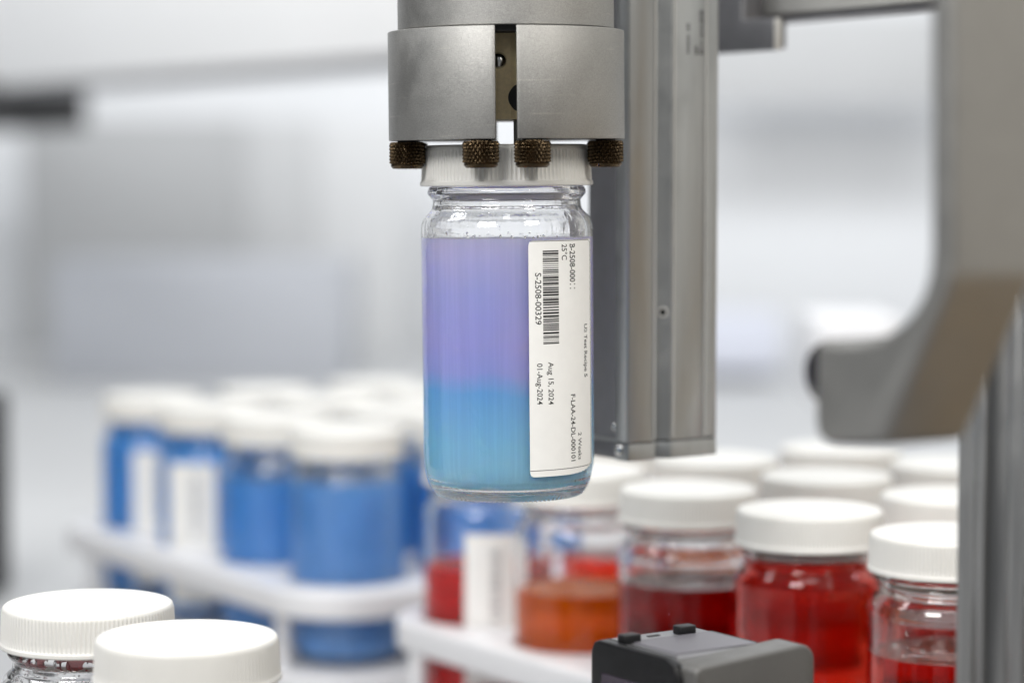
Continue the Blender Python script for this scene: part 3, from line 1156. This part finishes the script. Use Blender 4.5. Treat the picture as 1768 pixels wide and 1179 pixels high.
def panel(name, label, cat, px0, py0, px1, py1, d, mat, thick=20):
    a, b = at_depth(px0, py1, d), at_depth(px1, py0, d)
    o = obj(name, *box(0, (b.x - a.x) * 1000, 0, thick, 0, (b.z - a.z) * 1000), mat, None, bevel=2, loc=tuple(a))
    o['label'] = label
    o['category'] = cat
    return o


M['shade_mid'] = surface('mid_shade_board', (0.40, 0.405, 0.41), 0.6, var=0.03, scale=3)
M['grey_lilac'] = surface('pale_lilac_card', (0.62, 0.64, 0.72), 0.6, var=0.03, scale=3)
M['shade_light'] = surface('light_shade_board', (0.60, 0.605, 0.61), 0.6, var=0.03, scale=3)
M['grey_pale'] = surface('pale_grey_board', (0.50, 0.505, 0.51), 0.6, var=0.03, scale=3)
panel('wall_tone_board', 'darkest board of painted shade on the far wall, below the overhead cabinet', 'panel', 45, 206, 420, 650, 3.5, 'shade_mid')  # this and the next two: stepped greys paint in shade below the cabinet
panel('wall_tone_board', 'paler board of painted shade on the far wall just right of the darkest', 'panel', 424, 208, 540, 650, 3.5, 'grey_pale')
panel('wall_tone_board', 'lightest board of painted shade on the far wall just left of the gripper', 'panel', 544, 210, 700, 650, 3.5, 'shade_light')
panel('wall_tone_board', 'narrow pale grey board high on the far wall, right of the actuator', 'panel', 1150, 20, 1700, 178, 3.5, 'grey_pale')
panel('carton', 'white carton on the bench showing just above the foot of the grey arm', 'box', 1408, 552, 1560, 700, 1.6, 'acrylic', 120)
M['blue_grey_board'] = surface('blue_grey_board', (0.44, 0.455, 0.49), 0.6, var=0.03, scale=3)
panel('low_cabinet', 'low blue-grey cabinet far behind the blue jars, under the shade boards', 'cabinet', 90, 452, 600, 660, 3.0, 'blue_grey_board', 200)
panel('low_box', 'pale lavender box on the far bench between actuator and grey arm', 'box', 1150, 548, 1350, 640, 3.0, 'grey_lilac', 150)
# unseen dark block left, warm wall right: added to tint metal reflections
col_ = obj('reflection_blocker', *box(-180, 0, 0, 520, 0, 760), 'dark', None, bevel=4, loc=(-0.60, 0.95, 0))
col_['label'] = 'dark block added left of the blue jars, outside the picture, to darken metal reflections'
col_['category'] = 'reflection blocker'
dp = at_depth(-20, 600, 1.45)
fo = obj('dark_foot', *box(-60, 0, 0, 60, 0, 124), 'dark', None, bevel=4, loc=(dp.x, dp.y, 0))
fo['label'] = 'dark blurred upright sliver at the left edge above the foreground jar'
fo['category'] = 'post'
M['tan'] = surface('tan_reflection_tint', (0.68, 0.65, 0.60), 0.7, var=0.05, scale=5)
pt = obj('reflection_wall', *box(0, 30, -1200, 2000, 0, 1500), 'tan', None, bevel=3, loc=(1.5, 0.3, 0))
pt['kind'] = 'structure'
M['brown_tint'] = surface('brown_reflection_tint', (0.22, 0.155, 0.085), 0.6, var=0.1, scale=30, stretch=(1, 8, 1))
wd = obj('brown_reflector', *box(0, 700, -450, 700, 0, 25), 'brown_tint', None, bevel=2, loc=(0.27, 0.55, 0), rotz=0.0)  # unseen brown slab added to tint the underside of the arm
wd['label'] = 'brown slab added right of the aluminium post, outside the picture, to tint metal reflections'
wd['category'] = 'reflector'

for o in (LID_FINE, LID_FAR, GLASS_FINE, GLASS_FAR, *LIQ.values(), *GLS.values()):
    bpy.data.objects.remove(o)
